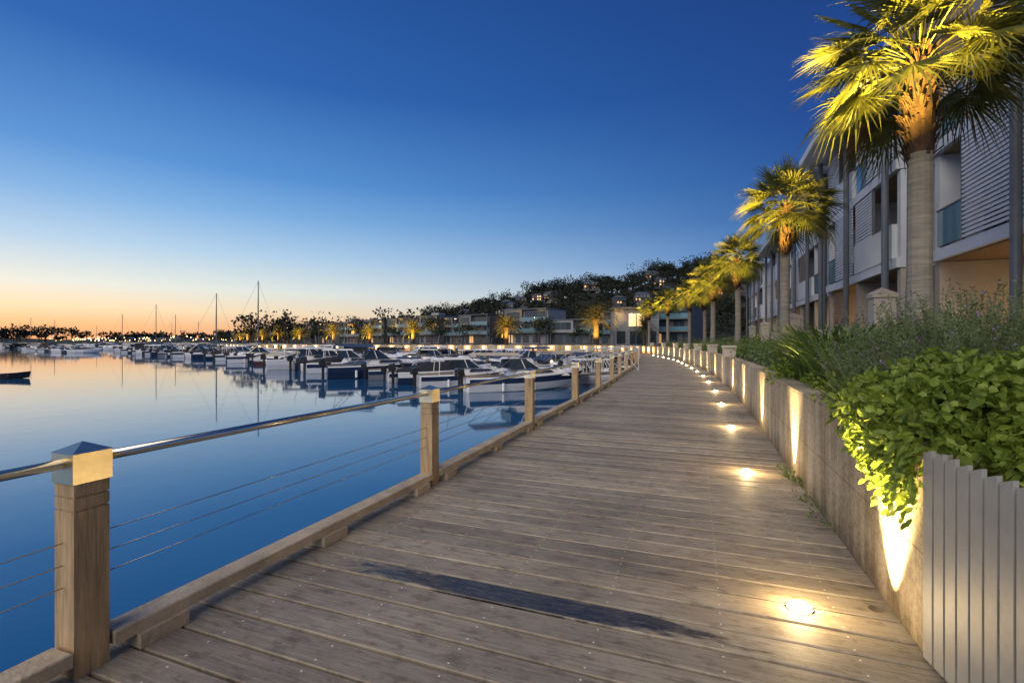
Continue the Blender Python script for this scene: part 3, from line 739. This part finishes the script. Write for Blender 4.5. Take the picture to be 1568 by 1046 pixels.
block(-1.5,12,10.6,0,3,[2]); block(13,21.5,10.4,.6,2,[2,1,2,2,1]); block(22.6,34.6,10.2,.2,3,[1,2,0,1]); block(35.9,47.5,10.0,-.2,3); block(49,61,9.6,.3,3)
bw.obj('walls_and_slabs',[m_white,m_cream,m_soffit],ap); bc.obj('steel_columns_frames',[m_grey],ap); bl.obj('louvre_screens',[m_louvre,m_slat],ap)
bgm.obj('glass_balustrades',[m_bal],ap); bwin.obj('windows',[m_glass,m_warm,m_farlamp],ap)
mb=MB()
for i in range(150):
    u=9+i*.11; x=8.1+.355*u-.935*2.6; y=3+.935*u+.355*2.6
    mb.obox((x,y),(.355,.935),.035,.01,.9,1.9,0)
mb.obox((8.1+.355*17.2-.935*2.56,3+.935*17.2+.355*2.56),(.355,.935),8.3,.015,1.65,1.72,0)
mb.obj('garden_picket_fence',[m_cream])
for u in (6.4,16,24.5,31):
    x=8.1+.355*u-.935*2.9; y=3+.935*u+.355*2.9; mb=MB(); mb.obox((0,0),(.355,.935),.19,.19,-.1,1.5,0); mb.obox((0,0),(.355,.935),.22,.22,1.5,1.58,0); mb.poly([(-.2,-.2,1.58),(.2,-.2,1.58),(.2,.2,1.58),(-.2,.2,1.58),(0,0,1.72)],[(0,1,4),(1,2,4),(2,3,4),(3,0,4)],0)
    mb.obj('stone_gate_pillar',[m_cream],loc=(x,y,.9))
# ---------------- boats
m_gel=mat('gelcoat_white',(.80,.80,.80),.25,.04,2); m_navy=mat('hull_navy',(.02,.035,.08),.25,.2,2); m_cvb=mat('canvas_black',(.02,.022,.028),.8,.3,4)
m_gry=mat('hull_grey',(.22,.23,.25),.3,.1,2); m_red=mat('hull_maroon',(.12,.03,.025),.3,.1,2)
m_cvn=mat('canvas_blue',(.03,.07,.16),.8,.2,4); m_cvc=mat('canvas_cream',(.5,.44,.34),.8,.1,4); m_int=mat('boat_interior',(.38,.33,.26),.6,.2,3); m_eng=mat('outboard_black',(.02,.02,.022),.35,.2,3)
m_dock=mat('dock_concrete',(.16,.145,.13),.85,.2,1.5)
def boat(kind,L_,Bm,hull,canvas,seed):
    random.seed(seed); mb=MB(); n=14; fb=.85*(L_/7)**.5; secs=[]
    for i in range(n+1):
        t=i/n; b=Bm/2*(1-(max(0,t-.38)/.62)**2.3)*(.93+.07*min(1,t*3)); b=max(b,.02)
        sh=fb*(1+.38*t*t); kz=-.35+ .42*t**5; xk=-L_/2+L_*.9*t; xs_=-L_/2+L_*t; xm=(xk+xs_)/2
        secs.append([(xk,0,kz),(xk*.6+xm*.4,.80*b,.02+.30*t**3*fb),(xm*.4+xs_*.6,.95*b,sh*.55),(xs_*.98+xm*.02,b,sh*.9),(xs_,b+.03,sh*.93),(xs_,b,sh),(xs_,max(.0,b-.14),sh+.02)])
    for sd in (1,-1):
        for a,b in zip(secs[:-1],secs[1:]):
            for j in range(6):
                q=[a[j],b[j],b[j+1],a[j+1]]; q=[(x,y*sd,z) for x,y,z in q]
                if sd<0: q=q[::-1]
                mb.face(q,{0:0,1:0,2:6,3:4,4:4,5:0}[j])
    tr=[(x,y,z) for x,y,z in secs[0][:6]]; mb.face(tr+[(x,-y,z) for x,y,z in tr[::-1][:-1]],0)
    for i,(a,b) in enumerate(zip(secs[:-1],secs[1:])):
        pa,pb=a[6],b[6]; t=i/n
        if t>=.45:
            ca=(pa[0],0,pa[2]+.13);cb=(pb[0],0,pb[2]+.13)
            mb.face([pa,ca,cb,pb],1); mb.face([(pa[0],-pa[1],pa[2]),(pb[0],-pb[1],pb[2]),cb,ca],1)
        else:
            for sd in (1,-1):
                fa=(pa[0],pa[1]*sd*.96,.25);fbb=(pb[0],pb[1]*sd*.96,.25)
                mb.face([(pa[0],pa[1]*sd,pa[2]),(pb[0],pb[1]*sd,pb[2]),fbb,fa],5); mb.face([fa,fbb,(pb[0],0,.25),(pa[0],0,.25)],5)
    X=lambda t:-L_/2+L_*t
    bb=Bm/2; 
    def frustum(x0,x1,x0t,x1t,w0,w1,z0,z1,m,mt=None):
        v=[(x0,-w0,z0),(x1,-w0*.8,z0),(x1,w0*.8,z0),(x0,w0,z0),(x0t,-w1,z1),(x1t,-w1*.8,z1),(x1t,w1*.8,z1),(x0t,w1,z1)]
        mb.poly(v,[(0,1,5,4),(1,2,6,5),(2,3,7,6),(3,0,4,7)],m); mb.poly(v,[(4,5,6,7)],mt if mt is not None else m)
    if kind in('cruiser','cabin'):
        frustum(X(.36),X(.84),X(.40),X(.74),bb*.80,bb*.62,fb,fb+.55,1)
        for sd in (1,-1):
            mb.poly([(X(.46),bb*.765*sd,fb+.2),(X(.70),bb*.70*sd,fb+.26),(X(.66),bb*.665*sd,fb+.42),(X(.48),bb*.69*sd,fb+.42)],[(0,1,2,3)],2)
        hz=fb+.5; frustum(X(.33),X(.58),X(.33),X(.47),bb*.78,bb*.66,hz,hz+.62,2,3 if kind=='cruiser' else 1)
        for sd in (1,-1):
            mb.tube((X(.58),bb*.62*sd,hz),(X(.47),bb*.53*sd,hz+.63),.03,n=5,m=1); mb.tube((X(.45),bb*.72*sd,hz),(X(.42),bb*.62*sd,hz+.63),.03,n=5,m=1)
        if kind=='cabin': 
            frustum(X(.15),X(.50),X(.17),X(.48),bb*.72,bb*.66,hz+.62,hz+.74,1)
            for sd in (1,-1): mb.tube((X(.17),bb*.8*sd,fb),(X(.18),bb*.68*sd,hz+.63),.03,n=5,m=1)
            mb.tube((X(.3),0,hz+.74),(X(.27),0,hz+1.9),.02,n=5,m=7)
        z=hz+1.05
        if kind=='cruiser':
            v=[(X(.05),-bb*.7,z-.12),(X(.44),-bb*.66,z-.2),(X(.44),bb*.66,z-.2),(X(.05),bb*.7,z-.12),(X(.08),-bb*.4,z+.02),(X(.40),-bb*.4,z+.02),(X(.40),bb*.4,z+.02),(X(.08),bb*.4,z+.02)]
            mb.poly(v,[(0,1,5,4),(4,5,6,7),(7,6,2,3),(1,2,6,5),(0,4,7,3),(3,2,1,0)],3)
            for sd in (1,-1):
                mb.tube((X(.24),bb*.85*sd,fb),(X(.06),bb*.7*sd,z-.12),.02,n=5,m=7); mb.tube((X(.24),bb*.85*sd,fb),(X(.42),bb*.66*sd,z-.18),.02,n=5,m=7)
                if seed==1: mb.poly([(X(.33),bb*.78*sd,hz),(X(.06),bb*.86*sd,fb+.02),(X(.06),bb*.7*sd,z-.12),(X(.43),bb*.66*sd,z-.2)],[(0,1,2,3)],3)
    elif kind=='runabout':
        hz=fb*1.05
        pts=[(X(.42),-bb*.9),(X(.55),-bb*.7),(X(.60),0),(X(.55),bb*.7),(X(.42),bb*.9)]
        for a,b in zip(pts[:-1],pts[1:]): mb.poly([(a[0],a[1],hz),(b[0],b[1],hz),(b[0]-.22,b[1]*.9,hz+.42),(a[0]-.18,a[1]*.92,hz+.42)],[(0,1,2,3)],2); mb.tube((a[0]-.18,a[1]*.92,hz+.42),(b[0]-.22,b[1]*.9,hz+.42),.018,n=5,m=7)
        for sd in (1,-1): mb.box(X(.28),X(.36),sd*bb*.4-.22,sd*bb*.4+.22,.25,fb+.15,5); mb.box(X(.04),X(.10),sd*bb*.4-.3,sd*bb*.4+.3,.25,fb-.05,5)
        z=fb+1.25
        if seed%2:
            mb.poly([(X(.12),-bb*.75,z-.1),(X(.45),-bb*.75,z-.1),(X(.45),bb*.75,z-.1),(X(.12),bb*.75,z-.1),(X(.14),0,z+.05),(X(.43),0,z+.05)],[(0,1,5,4),(4,5,2,3),(1,2,5),(0,4,3)],3)
            for sd in (1,-1):
                for xx in (.13,.44): mb.tube((X(.29),bb*.9*sd,fb),(X(xx),bb*.74*sd,z-.1),.018,n=5,m=7)
    else:
        rd=[(X(.0),fb+.15),(X(.3),fb+.6),(X(.5),fb+.65),(X(.8),fb+.4)]
        ed=[secs[0][5],secs[4][5],secs[7][5],secs[11][5]]
        for i in range(3):
            for sd in (1,-1):
                mb.poly([(ed[i][0],ed[i][1]*sd*1.01,ed[i][2]-.03),(ed[i+1][0],ed[i+1][1]*sd*1.01,ed[i+1][2]-.03),(rd[i+1][0],0.25*sd,rd[i+1][1]-.08),(rd[i][0],.25*sd,rd[i][1]-.08)],[(0,1,2,3)],3)
                mb.poly([(rd[i][0],.25*sd,rd[i][1]-.08),(rd[i+1][0],0.25*sd,rd[i+1][1]-.08),(rd[i+1][0],0,rd[i+1][1]),(rd[i][0],0,rd[i][1])],[(0,1,2,3)],3)
        mb.poly([(ed[0][0],-ed[0][1],ed[0][2]),(ed[0][0],ed[0][1],ed[0][2]),(rd[0][0],0,rd[0][1])],[(0,1,2)],3); mb.poly([(ed[3][0],-ed[3][1],ed[3][2]),(ed[3][0],ed[3][1],ed[3][2]),(rd[3][0],0,rd[3][1])],[(0,1,2)],3)
    pr=None
    for i in range(8,n+1):
        a=secs[i][5]; tp=(a[0]-.05,a[1]*.9,a[2]+.42)
        for sd in (1,-1):
            if i%2==0: mb.tube((a[0],a[1]*.93*sd,a[2]),(tp[0],tp[1]*sd,tp[2]),.013,n=4,m=7)
            if pr: mb.tube((pr[0],pr[1]*sd,pr[2]),(tp[0],tp[1]*sd,tp[2]),.015,n=4,m=7)
        pr=tp
    for yo in ((0,) if L_<6.5 else (-.32,.32)):
        x=X(0)-.28; z=fb+.05
        mb.poly([(x-.28,yo-.17,z),(x+.2,yo-.17,z),(x+.2,yo+.17,z),(x-.28,yo+.17,z),(x-.30,yo-.13,z+.42),(x+.12,yo-.13,z+.52),(x+.12,yo+.13,z+.52),(x-.30,yo+.13,z+.42)],[(3,2,1,0),(4,5,6,7),(0,1,5,4),(1,2,6,5),(2,3,7,6),(3,0,4,7)],8)
        mb.box(x-.08,x+.08,yo-.06,yo+.06,-.5,z,8); mb.box(x-.2,x+.12,yo-.1,yo+.1,-.12,-.08,8)
    for t in (.25,.5): mb.tube((X(t),bb+.09,.1),(X(t),bb+.09,.6),.09,n=8,m=4); mb.tube((X(t),-bb-.09,.1),(X(t),-bb-.09,.6),.09,n=8,m=4)
    return mb.mesh('motor_boat',[hull,m_gel,m_glass,canvas,m_gel,m_int,random.choice([m_navy,hull,m_gel]),m_steel,m_eng])
BM=[boat('cruiser',7.2,2.6,m_gel,m_cvb,1),boat('cabin',7.8,2.7,m_gel,m_cvc,2),boat('runabout',6.2,2.3,m_gel,m_cvn,3),boat('covered',6.0,2.3,m_gry,m_cvn,4),boat('covered',6.6,2.4,m_navy,m_cvb,5),
    boat('runabout',5.8,2.2,m_navy,m_cvb,7),boat('cruiser',8.6,2.9,m_gel,m_cvc,8),boat('covered',5.6,2.2,m_red,m_cvc,10),boat('cruiser',7.6,2.6,m_navy,m_cvn,9),boat('cabin',9.4,3.1,m_gel,m_cvb,12),
    boat('runabout',6.6,2.4,m_gry,m_cvb,14),boat('covered',7.4,2.6,m_gel,m_cvb,16),boat('cabin',6.6,2.5,m_navy,m_cvb,18)]
random.seed(31)
order=[6,1,4,2,10,8,3,1,11,12,9,3,5,0,7,4,6,10,9,1,5,12,4,7,8,11]
def rowline(pts,step,heading,name='motor_boat',off=0,jit=.07):
    C=Curve(catmull(pts)); u=0;i=off
    while u<C.s[-1]:
        p=C.at(u); inst(name,BM[order[i%len(order)]],(p[0]+random.uniform(-.4,.4),p[1]+random.uniform(-.6,.6),-1.6),heading+random.uniform(-jit,jit)+(math.pi if random.random()<.18 else 0),random.uniform(.88,1.18)); u+=step*random.uniform(.85,1.15)*(1 if i%5 else 1.2); i+=1
inst('motor_boat',BM[6],(.9,31.4,-1.6),math.radians(20),.95)
rowline([(-2.6,34.6),(-6.9,38.2),(-14,46),(-30,65),(-48,84),(-75,107),(-110,142)],3.2,math.radians(22),off=1,jit=.14)
rowline([(6.5,47),(-3,54),(-14,62),(-28,76),(-46,94),(-72,118),(-105,150)],3.2,math.radians(205),off=3,jit=.14)
rowline([(5,58),(-8,64),(-24,78),(-44,98)],3.4,math.radians(25),off=6)
rowline([(2,66),(-14,71),(-34,79)],3.6,math.radians(200),off=9)
rowline([(-60,122),(-95,150),(-130,180),(-170,220),(-230,290)],4.2,math.radians(25),off=2)
rowline([(-62,132),(-100,168),(-135,215),(-180,270)],4.6,math.radians(195),off=4)
rowline([(-90,136),(-130,168),(-180,215),(-250,300),(-330,370)],5,math.radians(200),off=5)
rowline([(-115,130),(-160,165),(-215,215),(-290,270),(-360,320)],6.5,math.radians(15),off=8)
inst('motor_boat',BM[9],(7.2,36.6,-1.6),math.radians(12),.82)
inst('motor_boat',BM[2],(7.6,44.5,-1.6),math.radians(20),1)
mb=MB()
def dockline(a,b,wd=1.8):
    a=np.array(a);b=np.array(b);t=(b-a)/np.linalg.norm(b-a); mb.obox((a+b)/2,t,np.linalg.norm(b-a)/2,wd/2,-1.9,-1.15,0,ch=.03)
    Lk=np.linalg.norm(b-a); k=0
    while k<Lk:
        p=a+t*k+np.array([-t[1],t[0]])*(wd/2+.2); mb.tube((*p,-3),(*p,.7),.15,n=10,m=1); mb.tube((*p,.7),(*p,.95),.17,.02,n=10,m=2); 
        q=a+t*(k+4); mb.box(q[0]-.12,q[0]+.12,q[1]-.12,q[1]+.12,-1.15,-.25,2); mb.box(q[0]-.09,q[0]+.09,q[1]-.09,q[1]+.09,-.25,-.12,3)
        k+=11
dl=[(6.5,38.5),(-1.5,44.8),(-9,52),(-25,70.5),(-43,89.5),(-70,113),(-106,147)]
for a,b in zip(dl[:-1],dl[1:]): dockline(a,b)
C=Curve(np.array(dl)); u=2
while u<C.s[-1]:
    p=C.at(u); h=math.radians(32); q=p-np.array([math.cos(h),math.sin(h)])*3.2; mb.obox(q,(math.cos(h),math.sin(h)),2.6,.28,-1.6,-1.35,0); u+=8.4
mb.obj('floating_dock',[m_dock,m_pile,m_gel,m_farlamp])
m_alu=mat('aluminium',(.5,.51,.52),.4,.1,3)
def gang(p0,p1,name='aluminium_gangway'):
    mb=MB(); p0=Vector(p0);p1=Vector(p1); d=(p1-p0); n=Vector((-d.y,d.x,0)).normalized()*.65; K=6
    mb.poly([p0-n,p1-n,p1+n,p0+n,p0-n-Vector((0,0,.1)),p1-n-Vector((0,0,.1)),p1+n-Vector((0,0,.1)),p0+n-Vector((0,0,.1))],[(0,1,2,3),(7,6,5,4),(0,4,5,1),(3,2,6,7),(0,3,7,4),(1,5,6,2)],0)
    for s_ in (-1,1):
        top=Vector((0,0,1.1)); pr=None
        mb.tube(p0+n*s_+top,p1+n*s_+top,.04,n=8,m=1)
        for k in range(K+1):
            q=p0.lerp(p1,k/K)+n*s_; mb.tube(q,q+top,.025,n=6,m=1)
            if pr is not None: mb.tube(pr,q+top if k%2 else q,.02,n=6,m=1); 
            pr=q if k%2==0 else q+top
    mb.obj(name,[m_dock,m_alu])
gang((5.8,24.6,0.0),(4.6,37.3,-1.05)); gang((10.6,42,0.0),(2.5,56.5,-1.05))
mb=MB()
dockline((3,57.5),(-12,66)); dockline((-12,66),(-30,83)); mb.obj('floating_dock',[m_dock,m_pile,m_gel,m_farlamp])
def sail(mh,L_,seed):
    random.seed(seed); mb=MB(); n=12; secs=[]
    for i in range(n+1):
        t=i/n; b=1.5*math.sin(math.pi*(.22+.78*t))**.7 if t<1 else .02; b=max(b,.03); sh=.95+.3*t*t
        secs.append([(-L_/2+L_*(.06+.86*t),0,-.3+.35*t**4),(-L_/2+L_*(.03+.93*t),.8*b,.05),(-L_/2+L_*t,b,sh)])
    for sd in (1,-1):
        for a,b in zip(secs[:-1],secs[1:]):
            for j in range(2): mb.face([(x,y*sd,z) for x,y,z in (a[j],b[j],b[j+1],a[j+1])],0)
            mb.face([(a[2][0],a[2][1]*sd,a[2][2]),(b[2][0],b[2][1]*sd,b[2][2]),(b[2][0],0,b[2][2]+.08),(a[2][0],0,a[2][2]+.08)],0)
    mb.face([secs[0][0],secs[0][1],secs[0][2],(secs[0][2][0],-secs[0][2][1],secs[0][2][2]),(secs[0][1][0],-secs[0][1][1],secs[0][1][2])],0)
    v=[(-1.5,-.8,1.0),(2.2,-.6,1.05),(2.2,.6,1.05),(-1.5,.8,1.0),(-1.3,-.65,1.5),(1.6,-.45,1.4),(1.6,.45,1.4),(-1.3,.65,1.5)]
    mb.poly(v,[(0,1,5,4),(1,2,6,5),(2,3,7,6),(3,0,4,7),(4,5,6,7)],0); mb.box(-.9,1.3,-.76,-.72,1.15,1.32,1); mb.box(-.9,1.3,.72,.76,1.15,1.32,1)
    mb.tube((.8,0,1),(.8,0,mh),.10,.07,n=8,m=2); mb.tube((.8,0,2.2),(-3.4,0,2.1),.06,n=6,m=2); mb.tube((.7,0,2.35),(-3.3,0,2.25),.15,.11,n=8,m=3)
    for e in ((L_/2,0,1.2),(-L_/2,0,1),(.5,1.4,1.1),(.5,-1.4,1.1)): mb.tube((.8,0,mh-.1),e,.016,n=3,m=2)
    mb.tube((.8,-.9,mh*.58),(.8,.9,mh*.58),.025,n=5,m=2)
    return mb.mesh('sailing_boat',[m_gel,m_glass,m_grey,m_cvn])
s1=sail(13.8,9.5,1); s2=sail(12.6,9,2)
for me,x,y,r_ in [(s1,-45.5,85,.5),(s2,-59,95,.5),(s1,-104,140,.4),(s2,-138,170,.5),(s2,-120,171,.6),(s1,-228,240,.3),(s2,-150,230,.4),(s1,-215,215,.5),(s2,-250,290,.2),(s1,-205,290,.6)]: inst('sailing_boat',me,(x,y,-1.6),r_)
# small tender at the far left
mb=MB(); secs=[]
for i in range(9):
    t=i/8; b=max(.03,.75*(1-max(0,t-.4)**2/.36*.97)); secs.append([(-1.6+3.0*t,0,-.12+.2*t**4),(-1.6+3.1*t,b*.8,.0+.05*t),(-1.6+3.2*t,b,.38+.22*t*t),(-1.6+3.2*t,b*.82,.36+.22*t*t),(-1.6+3.0*t,b*.6,.12)])
for sd in (1,-1):
    for a,b in zip(secs[:-1],secs[1:]):
        for j in range(4): mb.face([(x,y*sd,z) for x,y,z in (a[j],b[j],b[j+1],a[j+1])],0)
        mb.face([(a[4][0],a[4][1]*sd,a[4][2]),(b[4][0],b[4][1]*sd,b[4][2]),(b[4][0],0,.1),(a[4][0],0,.1)],0)
for x in (-.8,.3): mb.box(x-.13,x+.13,-.6,.6,.27,.31,1)
mb.box(-1.62,-1.58,-.7,.7,-.05,.37,0); mb.box(-1.85,-1.62,-.12,.12,.2,.75,2); mb.tube((-1.7,0,-.4),(-1.7,0,.3),.05,n=6,m=2)
mb.obj('dinghy',[m_eng,m_int,m_eng],loc=(-42.3,40.5,-1.6),rot=.3)
